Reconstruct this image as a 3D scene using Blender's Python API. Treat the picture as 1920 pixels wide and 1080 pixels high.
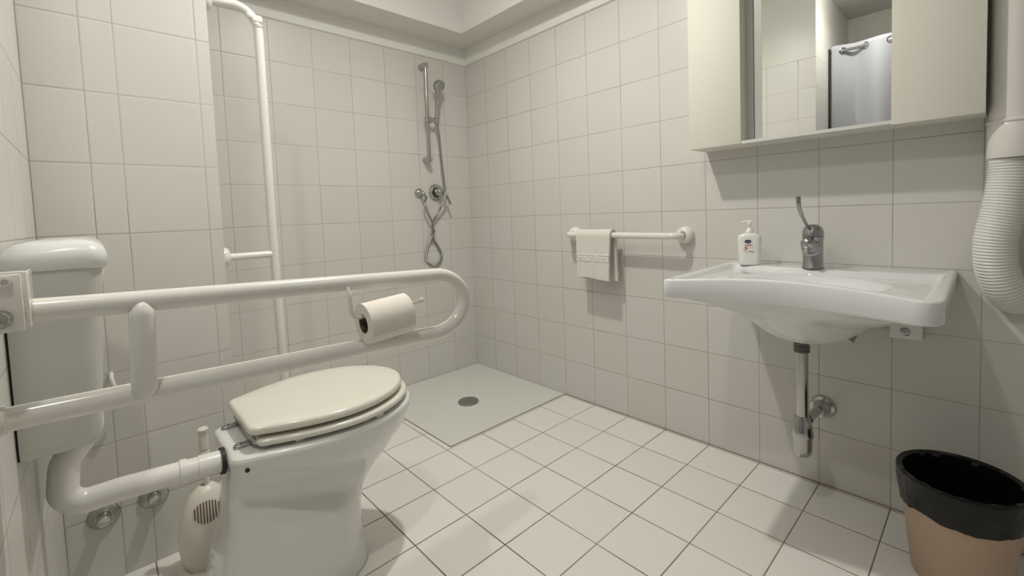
import bpy, bmesh, math, random
from mathutils import Vector, Matrix, noise
for o in list(bpy.data.objects): bpy.data.objects.remove(o, do_unlink=True)
S = bpy.context.scene
COL = S.collection
PI = math.pi
# ------------------------------------------------------------------ camera
cam = bpy.data.cameras.new('camera'); co = bpy.data.objects.new('camera', cam); COL.objects.link(co)
cam.sensor_width = 36; cam.lens = 837.184 / 1920 * 36
cam.shift_x = -(975.83 - 960) / 1920; cam.shift_y = (446.31 - 540) / 1920
cam.clip_start = .02; cam.clip_end = 50
CAM = Vector((-1.83741, -2.41564, 1.01420))
RT = Vector((.72443006, -.68833367, -.03738773)); FW = Vector((.68633571, .72526757, -.05413178)); UP = Vector((.06437684, .01355415, .99783361))
M4 = Matrix((RT, UP, -FW)).transposed().to_4x4(); M4.translation = CAM
co.matrix_world = M4; S.camera = co
# ------------------------------------------------------------------ world, lamps, exposure
w = bpy.data.worlds.new('world'); S.world = w; w.use_nodes = True
w.node_tree.nodes['Background'].inputs[0].default_value = (.9, .92, 1, 1); w.node_tree.nodes['Background'].inputs[1].default_value = .15
def lamp(name, loc, energy, down, col, r):
    """a ceiling light glowing all round, plus an added spot throwing extra light down"""
    for nm, kind, e in ((name, 'POINT', energy), (name + '_down_fill', 'SPOT', down)):
        l = bpy.data.lights.new(nm, kind); l.energy = e; l.color = col; l.shadow_soft_size = r
        if kind == 'SPOT': l.spot_size = math.radians(172); l.spot_blend = 1  # added wide spot, brightens the floor and lower walls
        o = bpy.data.objects.new(nm, l); COL.objects.link(o); o.location = loc
lamp('ceiling_light_over_basin', (-1.00, -1.25, 2.38), 5.5, 34.0, (1, .972, .90), .03)
lamp('ceiling_light_by_door', (-1.975, -1.90, 2.42), 3.6, 12.0, (1, .972, .90), .03)
S.view_settings.view_transform = 'Standard'; S.view_settings.look = 'None'
S.view_settings.exposure = 0.56; S.view_settings.gamma = 1; S.view_settings.use_curve_mapping = False
# ------------------------------------------------------------------ materials
def mat(name, col, rough=.5, metal=0., coat=0., bump=None, spec=.5, trans=0.):
    m = bpy.data.materials.new(name); m.use_nodes = True; nt = m.node_tree; b = nt.nodes['Principled BSDF']
    b.inputs['Base Color'].default_value = (*col, 1); b.inputs['Roughness'].default_value = rough
    b.inputs['Metallic'].default_value = metal; b.inputs['Coat Weight'].default_value = coat
    b.inputs['Coat Roughness'].default_value = .05; b.inputs['Specular IOR Level'].default_value = spec
    n = nt.nodes.new('ShaderNodeTexNoise'); tc = nt.nodes.new('ShaderNodeTexCoord')
    nt.links.new(tc.outputs['Object'], n.inputs['Vector'])
    sc, st, ds = bump if bump else (9, .06, .001)
    n.inputs['Scale'].default_value = sc
    bp = nt.nodes.new('ShaderNodeBump'); bp.inputs['Strength'].default_value = st; bp.inputs['Distance'].default_value = ds
    nt.links.new(n.outputs['Fac'], bp.inputs['Height']); nt.links.new(bp.outputs['Normal'], b.inputs['Normal'])
    return m
class NT:
    def __init__(s, nt): s.nt = nt
    def m(s, op, a, b=None, c=None):
        n = s.nt.nodes.new('ShaderNodeMath'); n.operation = op
        for i, v in enumerate((a, b, c)):
            if v is None: continue
            if isinstance(v, (int, float)): n.inputs[i].default_value = v
            else: s.nt.links.new(v, n.inputs[i])
        return n.outputs[0]
    def node(s, t): return s.nt.nodes.new(t)
    def link(s, a, b): s.nt.links.new(a, b)
    def remap(s, v, a, b, c=0., d=1.):
        n = s.node('ShaderNodeMapRange'); n.interpolation_type = 'SMOOTHSTEP'
        s.link(v, n.inputs['Value'])
        for k, x in zip(('From Min', 'From Max', 'To Min', 'To Max'), (a, b, c, d)): n.inputs[k].default_value = x
        return n.outputs[0]
    def mix(s, f, a, b):
        n = s.node('ShaderNodeMix'); n.data_type = 'RGBA'
        s.link(f, n.inputs['Factor'])
        for k, v in (('A', a), ('B', b)):
            i = [q for q in n.inputs if q.name == k and q.type == 'RGBA'][0]
            if isinstance(v, tuple): i.default_value = (*v, 1)
            else: s.link(v, i)
        return [q for q in n.outputs if q.type == 'RGBA'][0]
def tile_mat(name, au, offu, pu, av, offv, pv, tile, grout, gw=.0010, rough=.36, ulist=None, ztop=None, grout2=None, wavy=.5):
    m = bpy.data.materials.new(name); m.use_nodes = True; nt = m.node_tree; b = nt.nodes['Principled BSDF']; N = NT(nt)
    tc = N.node('ShaderNodeTexCoord'); sp = N.node('ShaderNodeSeparateXYZ'); N.link(tc.outputs['Object'], sp.inputs[0])
    U = sp.outputs[au]; V = sp.outputs[av]
    def per(c, off, p):
        q = N.m('DIVIDE', N.m('SUBTRACT', c, off), p); f = N.m('FRACT', q)
        return N.m('MULTIPLY', N.m('MINIMUM', f, N.m('SUBTRACT', 1., f)), p), N.m('FLOOR', q)
    dv, iv = per(V, offv, pv)
    if ulist:
        du = None; iu = None
        for x in ulist:
            d = N.m('ABSOLUTE', N.m('SUBTRACT', U, x)); g = N.m('GREATER_THAN', U, x)
            du = d if du is None else N.m('MINIMUM', du, d); iu = g if iu is None else N.m('ADD', iu, g)
    else: du, iu = per(U, offu, pu)
    # joints vary a little in width and colour along their run
    ns = N.node('ShaderNodeTexNoise'); N.link(tc.outputs['Object'], ns.inputs['Vector']); ns.inputs['Scale'].default_value = 7; ns.inputs['Detail'].default_value = 3
    d = N.m('SUBTRACT', N.m('MINIMUM', du, dv), N.m('MULTIPLY', N.m('SUBTRACT', ns.outputs['Fac'], .5), .0012))
    mask = N.remap(d, gw * .7, gw * 1.5)
    cv = N.node('ShaderNodeCombineXYZ'); N.link(iu, cv.inputs[0]); N.link(iv, cv.inputs[1])
    wn = N.node('ShaderNodeTexWhiteNoise'); wn.noise_dimensions = '3D'; N.link(cv.outputs[0], wn.inputs['Vector'])
    t2 = tuple(c * k for c, k in zip(tile, (.995, .972, .966)))
    tcol = N.mix(N.remap(wn.outputs['Value'], 0, 1), tile, t2)
    g2 = grout2 or tuple(c * .72 for c in grout)
    ns2 = N.node('ShaderNodeTexNoise'); N.link(tc.outputs['Object'], ns2.inputs['Vector']); ns2.inputs['Scale'].default_value = 2.3
    gcol = N.mix(N.remap(ns2.outputs['Fac'], .4, .65), grout, g2)
    col = N.mix(mask, gcol, tcol)
    h = N.remap(d, 0, .006)
    if ztop:
        k = N.m('GREATER_THAN', sp.outputs[2], ztop)
        col = N.mix(k, col, (.70, .69, .64)); h = N.m('MAXIMUM', h, k)
    N.link(col, b.inputs['Base Color'])
    N.link(N.remap(mask, 0, 1, .75, rough), b.inputs['Roughness'])
    bp = N.node('ShaderNodeBump'); bp.inputs['Strength'].default_value = .35; bp.inputs['Distance'].default_value = .0012
    N.link(h, bp.inputs['Height'])
    nb = N.node('ShaderNodeTexNoise'); N.link(tc.outputs['Object'], nb.inputs['Vector']); nb.inputs['Scale'].default_value = 14; nb.inputs['Detail'].default_value = 1
    b2 = N.node('ShaderNodeBump'); b2.inputs['Strength'].default_value = wavy; b2.inputs['Distance'].default_value = .0012
    N.link(nb.outputs['Fac'], b2.inputs['Height']); N.link(bp.outputs['Normal'], b2.inputs['Normal']); N.link(b2.outputs['Normal'], b.inputs['Normal'])
    b.inputs['Specular IOR Level'].default_value = .4
    return m
TW = (.69, .682, .648)
GW = (.47, .445, .40)
m_right = tile_mat('tiles_right', 1, 0, .2, 2, 0, .2, TW, GW, ztop=2.003, gw=.0012)
m_back = tile_mat('tiles_back', 0, -.178, .2, 2, 0, .2, TW, GW, ztop=2.003)
m_pill = tile_mat('tiles_pillar', 0, 0, .2, 2, 0, .2, TW, (.50, .48, .44), ulist=[-1.573, -1.768, -1.838, -1.954], ztop=2.603)
m_left = tile_mat('tiles_left', 1, -.68, .2, 2, 0, .2, TW, GW, ztop=2.003)
m_jamb = tile_mat('tiles_jamb', 0, -1.955, .2, 2, 0, .2, TW, GW, ztop=2.003)
m_floor = tile_mat('tiles_floor', 0, -.207, .1956, 1, 0, .2, (.86, .85, .805), (.30, .25, .21), gw=.0017, rough=.22, grout2=(.13, .105, .09))
m_plaster = mat('plaster', (.70, .69, .64), .7, bump=(40, .1, .001))
m_soffit = mat('soffit_plaster', (.80, .78, .73), .8, bump=(40, .1, .001))
m_ceil = mat('ceiling_paint', (.80, .79, .76), .8)
m_porc = mat('porcelain', (.80, .805, .79), .10, coat=.5, bump=(5, .03, .001))
m_porc_w = mat('porcelain_basin', (.80, .81, .82), .08, coat=.5, bump=(5, .03, .001))
m_seat = mat('seat_plastic', (.80, .785, .70), .16, coat=.3)
m_plas = mat('white_plastic', (.82, .81, .78), .25)
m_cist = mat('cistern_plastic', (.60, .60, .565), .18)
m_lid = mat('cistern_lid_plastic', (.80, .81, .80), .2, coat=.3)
m_rail = mat('white_rail_coating', (.84, .82, .77), .16, coat=.4)
m_brush = mat('cream_plastic', (.78, .74, .66), .3)
m_chrome = mat('chrome', (.50, .50, .485), .14, metal=1, bump=(20, .02, .0005))
m_dchrome = mat('dull_metal', (.45, .45, .44), .32, metal=1, bump=(60, .1, .0005))
m_satin = mat('satin_chrome', (.40, .41, .41), .27, metal=1, bump=(30, .02, .0005))
m_brush_st = mat('brushed_steel', (.36, .37, .36), .4, metal=1, bump=(200, .1, .0003))
m_dark = mat('dark_rubber_and_gap_shade', (.02, .02, .02), .6)  # rubber seals, and the shade painted into narrow gaps
m_grey = mat('grey_plastic_nut', (.12, .12, .11), .5)
m_cab = mat('cream_laminate', (.80, .785, .70), .6)
m_cabi = mat('grey_aluminium_profile', (.52, .52, .49), .3, metal=.1)
m_cabr = mat('pale_rail', (.74, .74, .71), .35)
m_mirror = mat('mirror_glass', (.86, .87, .85), .01, metal=1, bump=(1, 0, .0001))
m_liner = mat('black_bin_liner', (.006, .0065, .006), .22, bump=(22, .6, .006), spec=.35)
m_bin = mat('beige_bin_plastic', (.50, .36, .26), .38)
m_towel = mat('white_terry', (.83, .79, .73), .95, bump=(420, .8, .003), spec=.1)
m_paper = mat('toilet_paper', (.88, .83, .76), .95, bump=(90, .25, .001), spec=.1)
m_card = mat('cardboard', (.16, .10, .06), .9)
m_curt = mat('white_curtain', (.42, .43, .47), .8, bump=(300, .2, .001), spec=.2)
m_tray = mat('tray_resin', (.74, .75, .71), .38, bump=(55, .35, .0012))
m_soap = mat('soap_bottle_plastic', (.86, .87, .81), .25, coat=.3)
m_navy = mat('label_navy', (.012, .012, .09), .4)
m_red = mat('label_red', (.62, .09, .10), .5)
m_lgrey = mat('label_grey', (.30, .32, .33), .5)
m_lwhite = mat('label_white', (.86, .86, .84), .5)
m_duct = mat('duct_plastic', (.80, .775, .735), .3, coat=.2)
m_hose = mat('ribbed_hose_plastic', (.80, .80, .77), .35)
# ------------------------------------------------------------------ mesh helpers
class MB:
    def __init__(s): s.v = []; s.f = []; s.mi = []
    def add(s, vs, fs, mi=0):
        k = len(s.v); s.v += [tuple(v) for v in vs]; s.f += [tuple(i + k for i in f) for f in fs]; s.mi += [mi] * len(fs); return s
    def loft(s, loops, cap0=True, cap1=True, closed=True, mi=0):
        n = len(loops[0]); vs = [p for l in loops for p in l]; fs = []
        for i in range(len(loops) - 1):
            for j in range(n if closed else n - 1):
                a = i * n + j; b = i * n + (j + 1) % n; fs.append((a, b, b + n, a + n))
        if cap0: fs.append(tuple(range(n))[::-1])
        if cap1: fs.append(tuple(range((len(loops) - 1) * n, len(loops) * n)))
        return s.add(vs, fs, mi)
    def tube(s, pts, r, n=14, cap=True, mi=0):
        pts = [Vector(p) for p in pts]; R = r if isinstance(r, (list, tuple)) else [r] * len(pts)
        loops = []; T0 = None; nrm = None
        for i, p in enumerate(pts):
            if i == 0: t = pts[1] - p
            elif i == len(pts) - 1: t = p - pts[i - 1]
            else: t = (pts[i + 1] - p).normalized() + (p - pts[i - 1]).normalized()
            t = t.normalized() if t.length > 1e-9 else T0
            if nrm is None:
                nrm = t.orthogonal().normalized()
            else:
                q = T0.rotation_difference(t); nrm = (q @ nrm); nrm = (nrm - t * nrm.dot(t)).normalized()
            T0 = t; bn = t.cross(nrm)
            loops.append([p + (nrm * math.cos(a) + bn * math.sin(a)) * R[i] for a in [2 * PI * k / n for k in range(n)]])
        return s.loft(loops, cap, cap, mi=mi)
    def lathe(s, prof, org, axis=(0, 0, 1), n=32, cap=True, mi=0, sx=1, sy=1):
        ax = Vector(axis).normalized(); q = Vector((0, 0, 1)).rotation_difference(ax); org = Vector(org)
        loops = [[org + q @ Vector((r * sx * math.cos(a), r * sy * math.sin(a), z)) for a in [2 * PI * k / n for k in range(n)]] for r, z in prof]
        return s.loft(loops, cap, cap, mi=mi)
    def box(s, a, b, mi=0):
        x0, y0, z0 = [min(p, q) for p, q in zip(a, b)]; x1, y1, z1 = [max(p, q) for p, q in zip(a, b)]
        return s.add([(x0, y0, z0), (x1, y0, z0), (x1, y1, z0), (x0, y1, z0), (x0, y0, z1), (x1, y0, z1), (x1, y1, z1), (x0, y1, z1)],
                     [(0, 3, 2, 1), (4, 5, 6, 7), (0, 1, 5, 4), (1, 2, 6, 5), (2, 3, 7, 6), (3, 0, 4, 7)], mi)
    def rbox(s, a, b, r=.01, seg=4, r_end=None, mi=0):
        """box with rounded upright edges (r) and rounded top and bottom edges (r_end)"""
        re = r if r_end is None else r_end
        x0, y0, z0 = [min(p, q) for p, q in zip(a, b)]; x1, y1, z1 = [max(p, q) for p, q in zip(a, b)]
        def loop(ins, z):
            out = []
            for cx, cy, a0 in ((x1 - r, y1 - r, 0), (x0 + r, y1 - r, PI / 2), (x0 + r, y0 + r, PI), (x1 - r, y0 + r, 1.5 * PI)):
                for k in range(seg + 1):
                    t = a0 + PI / 2 * k / seg; rr = max(r - ins, .0004); e = max(ins - r + .0004, 0)
                    sgx = 1 if cx > (x0 + x1) / 2 else -1; sgy = 1 if cy > (y0 + y1) / 2 else -1
                    out.append((cx + rr * math.cos(t) - sgx * e, cy + rr * math.sin(t) - sgy * e, z))
            return out
        L = []
        for k in range(seg + 1):
            t = PI / 2 * k / seg; L.append(loop(re * (1 - math.sin(t)), z0 + re * (1 - math.cos(t))))
        for k in range(seg + 1):
            t = PI / 2 * (1 - k / seg); L.append(loop(re * (1 - math.sin(t)), z1 - re * (1 - math.cos(t))))
        return s.loft(L, mi=mi)
    def ell(s, c, rx, ry, rz, nu=20, nv=12, mi=0):
        return s.lathe([(max(math.sin(PI * k / nv), .002), -math.cos(PI * k / nv) * rz) for k in range(nv + 1)], c, n=nu, sx=rx, sy=ry, mi=mi)
    def build(s, name, m, parent=None, smooth=True, loc=None, rot=None, angle=40):
        me = bpy.data.meshes.new(name)
        vs = s.v
        if parent is not None and loc is None:
            o3 = parent['_base'] if '_base' in parent.keys() else (0, 0, 0)
            vs = [(v[0] - o3[0], v[1] - o3[1], v[2] - o3[2]) for v in vs]
        me.from_pydata(vs, [], s.f)
        for mm in (m if isinstance(m, (list, tuple)) else [m]): me.materials.append(mm)
        for p, i in zip(me.polygons, s.mi): p.material_index = i
        bm = bmesh.new(); bm.from_mesh(me); bmesh.ops.recalc_face_normals(bm, faces=bm.faces)
        if smooth:
            for f in bm.faces: f.smooth = True
            ca = math.radians(angle)
            for e in bm.edges:
                if len(e.link_faces) == 2 and e.calc_face_angle(0) > ca: e.smooth = False
        bm.to_mesh(me); bm.free(); me.update()
        o = bpy.data.objects.new(name, me); COL.objects.link(o)
        if parent is not None: o.parent = parent
        if loc is not None: o.location = loc
        return o
def thing(name, label, cat, loc, group=None):
    o = bpy.data.objects.new(name, None); COL.objects.link(o); o.location = loc; o['label'] = label; o['category'] = cat
    o['_base'] = [float(c) for c in loc]; o.empty_display_size = .05
    if group: o['group'] = group
    return o
def tag(o, label, cat, group=None):
    o['label'] = label; o['category'] = cat
    if group: o['group'] = group
    return o
def struct(o): o['kind'] = 'structure'; return o
def sub(mb, name, m, part, **k):            # sub-part: geometry given in world coordinates, base inherited
    b = part.parent['_base']; part['_base'] = [float(c) for c in b]
    return mb.build(name, m, part, **k)
def sm(a, b, x):
    t = max(0., min(1., (x - a) / (b - a))); return t * t * (3 - 2 * t)
def catmull(P, n=8):
    P = [Vector(p) for p in P]; Q = [P[0] * 2 - P[1]] + P + [P[-1] * 2 - P[-2]]; out = []
    for i in range(1, len(Q) - 2):
        a, b, c, d = Q[i - 1:i + 3]
        for k in range(n):
            t = k / n; out.append(.5 * ((2 * b) + (c - a) * t + (2 * a - 5 * b + 4 * c - d) * t * t + (3 * b - a - 3 * c + d) * t ** 3))
    out.append(Q[-2]); return out
def bend(P, r, n=8):
    """polyline with its corners rounded by radius r"""
    P = [Vector(p) for p in P]; out = [P[0]]
    for i in range(1, len(P) - 1):
        a = (P[i - 1] - P[i]).normalized(); c = (P[i + 1] - P[i]).normalized(); ang = a.angle(c); d = min(r / math.tan(ang / 2), (P[i - 1] - P[i]).length * .49, (P[i + 1] - P[i]).length * .49)
        p0 = P[i] + a * d; p1 = P[i] + c * d
        rr = d * math.tan(ang / 2); cen = P[i] + (a + c).normalized() * (rr / math.sin(ang / 2))
        v0 = p0 - cen; v1 = p1 - cen; th = v0.angle(v1)
        for k in range(n + 1):
            t = k / n; out.append(cen + (v0 * math.sin((1 - t) * th) + v1 * math.sin(t * th)) / math.sin(th))
    out.append(P[-1]); return out
# ------------------------------------------------------------------ the room
H = 2.50
struct(MB().box((-3.3, .15, -.12), (.15, -3.5, 0)).build('floor', m_floor, smooth=False))
struct(MB().box((-3.3, .15, H), (.15, -3.5, H + .1)).build('ceiling', m_ceil, smooth=False))
struct(MB().box((-1.6, 0, 0), (.12, .12, H)).build('wall_back', m_back, smooth=False))
struct(MB().box((0, 0, 0), (.12, -3.4, H)).build('wall_right', m_right, smooth=False))
mb = MB(); mb.box((-3.2, 0.12, 0), (-1.538, -.68, H))
wp = struct(mb.build('wall_pillar', [m_pill, m_right], smooth=False))
for p in wp.data.polygons:
    if abs(p.normal.x) > .5: p.material_index = 1
wl = struct(MB().box((-3.2, -.68, 0), (-1.955, -1.585, H)).build('wall_left', [m_left, m_jamb], smooth=False))
for p in wl.data.polygons:
    if abs(p.normal.y) > .5: p.material_index = 1
struct(MB().box((-3.2, -3.3, 0), (.12, -3.42, H)).build('wall_rear', mat('rear_paint', (.50, .49, .46), .8), smooth=False))
struct(MB().box((-3.1, -1.585, 0), (-2.94, -3.3, H)).build('wall_closet', m_plaster, smooth=False))
# plaster cove strip over the tiles, and the dropped border round the ceiling
mb = MB()
prof = [(0, 2.0), (.010, 2.004), (.014, 2.02), (.014, 2.1), (0, 2.1)]
mb.loft([[(-1.538, -d, z) for d, z in prof], [(-d - .02, -d, z) if False else (-max(d, 0), -d, z) for d, z in prof], [(-d, -2.9, z) for d, z in prof]])
struct(mb.build('trim_1', mat('white_plaster', (.88, .88, .84), .7), smooth=False))
mb = MB(); q = [(-1.538, 0), (0, 0), (0, -3.3), (-.187, -3.3), (-.187, -.227), (-1.538, -.227)]
mb.add([(x, y, z) for z in (2.1, H) for x, y in q], [tuple(range(6)), tuple(range(11, 5, -1))] + [(i, (i + 1) % 6, (i + 1) % 6 + 6, i + 6) for i in range(6)])
sf = struct(mb.build('trim_2', [m_soffit, m_ceil], smooth=False))
for p in sf.data.polygons:
    if abs(p.normal.z) < .5: p.material_index = 1
struct(MB().box((-2.300, -1.5855, 0), (-2.290, -1.597, 2.12)).build('trim_3', m_dark, smooth=False))
# thin dirt-grey sealant line where the walls meet the floor
mb = MB(); mb.box((-.003, -.80, 0), (0, -3.3, .003)); struct(mb.build('baseboard_right', mat('sealant', (.26, .22, .18), .7), smooth=False))
# ------------------------------------------------------------------ shower tray
t = thing('shower_tray', 'pale grey textured square shower tray set flush in the floor of the far corner', 'shower tray', (-.385, -.395, 0))
mb = MB(); mb.box((-.768, -.788, 0), (-.003, -.003, .0035)); mb.build('tray_surface', m_tray, t, smooth=False)
mb = MB(); mb.box((-.771, -.7915, 0), (-.768, -.003, .002)); mb.box((-.771, -.7915, 0), (-.003, -.788, .002)); mb.build('sealant_joint', mat('joint', (.24, .22, .19), .7), t, smooth=False)
dr = MB().lathe([(.052, .0035), (.056, .006), (.054, .010), (.048, .0118), (.0001, .0122)], (-.432, -.470, 0), n=40).build('drain_cover', m_brush_st, t)
sub(MB().lathe([(.004, .012), (.004, .0135), (.0001, .0138)], (-.432, -.470, 0), n=12), 'screw', m_dchrome, dr)
# ------------------------------------------------------------------ toilet
AY = -1.085
def outline(z, xr, xf, xc, hw, hr, rc=.03, nf=20, ns=8, nc=5, nb=2, pw=1.0, cy=AY):
    """plan outline: elliptic front, sides drawn in to a squarer back"""
    half = []
    for k in range(nf + 1):
        a = PI / 2 * k / nf; half.append((xc + (xf - xc) * math.cos(a) ** pw if k < nf else xc, hw * math.sin(a) ** pw if k else 0.))
    for k in range(1, ns + 1):
        u = k / ns; x = xc + (xr + rc - xc) * u; half.append((x, hw - (hw - hr) * u ** 1.75))
    for k in range(1, nc + 1):
        a = PI / 2 * k / nc; half.append((xr + rc - rc * math.sin(a), hr - rc + rc * math.cos(a)))
    for k in range(1, nb + 1): half.append((xr, (hr - rc) * (1 - k / nb)))
    up = [(x, cy + y, z) for x, y in half]; dn = [(x, cy - y, z) for x, y in half[1:-1]][::-1]
    return up + dn
t = thing('toilet', 'white floor-standing toilet with closed cream lid beside the fold-down rail', 'toilet', (-1.45, AY, 0))
secs = [ # z, x_rear, x_front, x_centre, half width, rear half width
 (0.0, -1.70, -1.300, -1.50, .128, .120), (.004, -1.703, -1.292, -1.50, .132, .124), (.03, -1.70, -1.294, -1.50, .130, .122), (.08, -1.692, -1.302, -1.50, .126, .116),
 (.13, -1.682, -1.306, -1.49, .121, .108), (.18, -1.672, -1.304, -1.48, .117, .100), (.215, -1.662, -1.296, -1.47, .114, .093), (.245, -1.655, -1.280, -1.46, .113, .088),
 (.275, -1.651, -1.256, -1.44, .117, .088), (.305, -1.648, -1.227, -1.42, .127, .092), (.335, -1.646, -1.198, -1.41, .141, .098), (.365, -1.645, -1.172, -1.40, .158, .105),
 (.395, -1.644, -1.152, -1.39, .173, .112), (.42, -1.644, -1.140, -1.385, .182, .119), (.437, -1.645, -1.134, -1.38, .187, .124), (.450, -1.646, -1.131, -1.38, .189, .127), (.459, -1.643, -1.134, -1.38, .187, .125), (.4635, -1.637, -1.141, -1.38, .181, .119), (.465, -1.628, -1.150, -1.38, .172, .110)]
mb = MB(); L = [outline(z, a, b, c, d, e) for z, a, b, c, d, e in secs]
def scoop(p):
    x, y, z = p; ze = z + .30 * (x + 1.64); g = sm(.315, .345, ze) * (1 - sm(.36, .455, ze)) * (1 - sm(.395, .45, z)) * sm(-1.26, -1.36, x) if False else sm(.280, .345, ze) * (1 - sm(.345, .46, ze)) * (1 - sm(.39, .45, z))
    k = 1 - .27 * g * (1 - sm(-1.42, -1.25, x)); return (x, AY + (y - AY) * k, z)
L2 = []
for a, b in zip(L, L[1:]):
    for q in range(3): L2.append([tuple(Vector(p0).lerp(Vector(p1), q / 3)) for p0, p1 in zip(a, b)])
L2.append(L[-1]); L = [[scoop(p) for p in l] for l in L2]
mb.loft(L, True, True); mb.build('pedestal', m_porc, t, angle=80)
# seat: ring
def shell(name, z0, z1, xr, xf, xc, hw, hr, rc, m, parent, r=.008, hole=None, tilt=0., cy=AY, dome=0.):
    lo = []
    for k in range(5):
        a = PI / 2 * k / 4; i = r * (1 - math.sin(a)); lo.append((i, z0 + r * (1 - math.cos(a))))
    for k in range(5):
        a = PI / 2 * (1 - k / 4); i = r * (1 - math.sin(a)); lo.append((i, z1 - r * (1 - math.cos(a))))
    loops = [outline(z, xr + i, xf - i, xc, hw - i, hr - i, max(rc - i, .006), cy=cy) for i, z in lo]
    mb = MB()
    if hole:
        a, b, c, d, e = hole
        hi = outline(z1, a, b, c, d, e, .03, cy=cy); hl = outline(z0, a, b, c, d, e, .03, cy=cy)
        loops = [hl] + loops + [hi]; mb.loft(loops + [hl], False, False)
    else:
        for s_ in (.8, .5, .2): loops.append([(xc + (p[0] - xc) * s_, cy + (p[1] - cy) * s_, z1 + dome * (1 - s_ * s_)) for p in loops[9]])
        mb.loft(loops)
    mb.v = [(x, y, z + tilt * (x - xr)) for x, y, z in mb.v]
    return mb.build(name, m, parent, angle=80)
CY2 = -1.075
shell('seat', .4745, .4925, -1.590, -1.146, -1.372, .190, .136, .024, m_seat, t, hole=(-1.53, -1.22, -1.38, .11, .08), cy=AY + .002)['label'] = 'cream plastic seat ring'
shell('lid', .5015, .5245, -1.604, -1.158, -1.385, .191, .132, .024, m_seat, t, r=.010, cy=CY2, tilt=-.004, dome=.002)['label'] = 'cream plastic closed lid'
for px_, py_ in ((-1.30, -1.248), (-1.50, -1.225), (-1.30, -.915), (-1.50, -.93)):
    MB().rbox((px_ - .012, py_ - .006, .4645), (px_ + .012, py_ + .006, .476), .004).build('buffer', m_seat, t)
for dy in (-.062, .085):
    y = AY + dy
    h = MB().rbox((-1.630, y - .010, .4648), (-1.580, y + .010, .4735), .0095, r_end=.003)
    h.tube([(-1.587, y - .014, .482), (-1.587, y + .014, .482)], .010)
    hp = h.build('hinge', m_dchrome, t)
    sub(MB().lathe([(.007, 0), (.007, .002), (.004, .0032), (.0001, .0035)], (-1.618, y, .4735), n=14), 'screw_cap', m_dchrome, hp)
MB().tube([(-1.590, AY - .105, .484), (-1.590, AY + .105, .484)], .0065).build('hinge_bar', m_dchrome, t)
MB().lathe([(.0048, 0), (.0048, .004), (.0001, .004)], (-1.615, AY - .1225, .431), (0, -1, 0), n=14).build('fixing_hole', m_dark, t)
# ------------------------------------------------------------------ cistern and flush pipe
t = thing('toilet_cistern', 'pale grey-white plastic cistern hung on the left wall behind the toilet', 'cistern', (-1.955, -1.11, .63))
mb = MB()
Lp = []
for z, xf, iy, r in ((.635, -1.862, .012, .02), (.640, -1.856, .004, .024), (.655, -1.853, 0, .025), (.76, -1.845, 0, .025), (.90, -1.837, 0, .025), (.948, -1.834, 0, .025)):
    x0 = -1.952; y0 = -1.335 + iy; y1 = -.885 - iy; lp = [(x0, y1, z), (x0, y0, z)]
    for k in range(7): a = PI / 2 * k / 6; lp.append((xf - r + r * math.sin(a), y0 + r - r * math.cos(a), z))
    for k in range(7): a = PI / 2 * k / 6; lp.append((xf - r + r * math.cos(a), y1 - r + r * math.sin(a), z))
    Lp.append(lp)
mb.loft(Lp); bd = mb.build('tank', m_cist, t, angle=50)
sub(MB().box((-1.9546, -1.330, .64), (-1.952, -.89, .948)), 'wall_gap_shade', m_dark, bd, smooth=False)  # dark slab added for the shade in the gap between tank and wall
mb = MB(); Lp = []
for z, xf, iy, r in ((.951, -1.832, .002, .024), (.955, -1.827, -.003, .026), (.975, -1.826, -.004, .027), (.989, -1.831, .003, .026), (.998, -1.842, .014, .022), (1.003, -1.860, .032, .016)):
    x0 = -1.9545 + {.989: .006, .998: .018, 1.003: .036}.get(z, 0); y0 = -1.335 + iy; y1 = -.885 - iy; zz = z - .004
    lp = [(x0, y1, zz), (x0, y0, zz)]
    for k in range(7): a = PI / 2 * k / 6; lp.append((xf - r + r * math.sin(a), y0 + r - r * math.cos(a), zz))
    for k in range(7): a = PI / 2 * k / 6; lp.append((xf - r + r * math.cos(a), y1 - r + r * math.sin(a), zz))
    Lp.append(lp)
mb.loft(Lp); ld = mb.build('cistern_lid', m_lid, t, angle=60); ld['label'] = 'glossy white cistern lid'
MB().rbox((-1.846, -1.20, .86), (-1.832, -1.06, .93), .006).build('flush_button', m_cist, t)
FYp = -1.125
t = thing('flush_pipe', 'thick white flush pipe curving from the cistern down into the toilet back', 'pipe', (-1.9, FYp, .43))
path = bend([(-1.876, FYp, .634), (-1.876, FYp, .60), (-1.915, FYp, .545), (-1.925, FYp, .452), (-1.84, FYp, .452), (-1.648, FYp, .437)], .055, 10)
MB().tube(path, .0245, 20).build('pipe_body', m_plas, t)
MB().tube([(-1.735, FYp, .444), (-1.722, FYp, .443)], .0275, 20).build('collar', m_plas, t)
MB().tube([(-1.700, FYp, .4415), (-1.6475, FYp, .437)], .0260, 20).build('sleeve', m_plas, t)
MB().tube([(-1.6550, FYp, .4375), (-1.6462, FYp, .4370)], .0315, 24).build('rubber_seal', m_dark, t)
def rosette(x, z, label):
    t = thing('stop_valve', label, 'valve', (x, -.68, z), group='stop valves under the cistern')
    MB().lathe([(.036, 0), (.036, .003), (.031, .009), (.020, .013), (.019, .014)], (x, -.68, z), (0, -1, 0), n=36).build('rosette', m_dchrome, t)
    MB().lathe([(.016, .012), (.016, .04), (.014, .044), (.0001, .045)], (x, -.68, z), (0, -1, 0), n=24).build('spindle_cap', m_chrome, t)
rosette(-1.875, .198, 'round chrome stop valve under the flush pipe bend, nearer the left wall')
rosette(-1.764, .205, 'round chrome stop valve under the flush pipe, nearer the brush holder')
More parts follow.
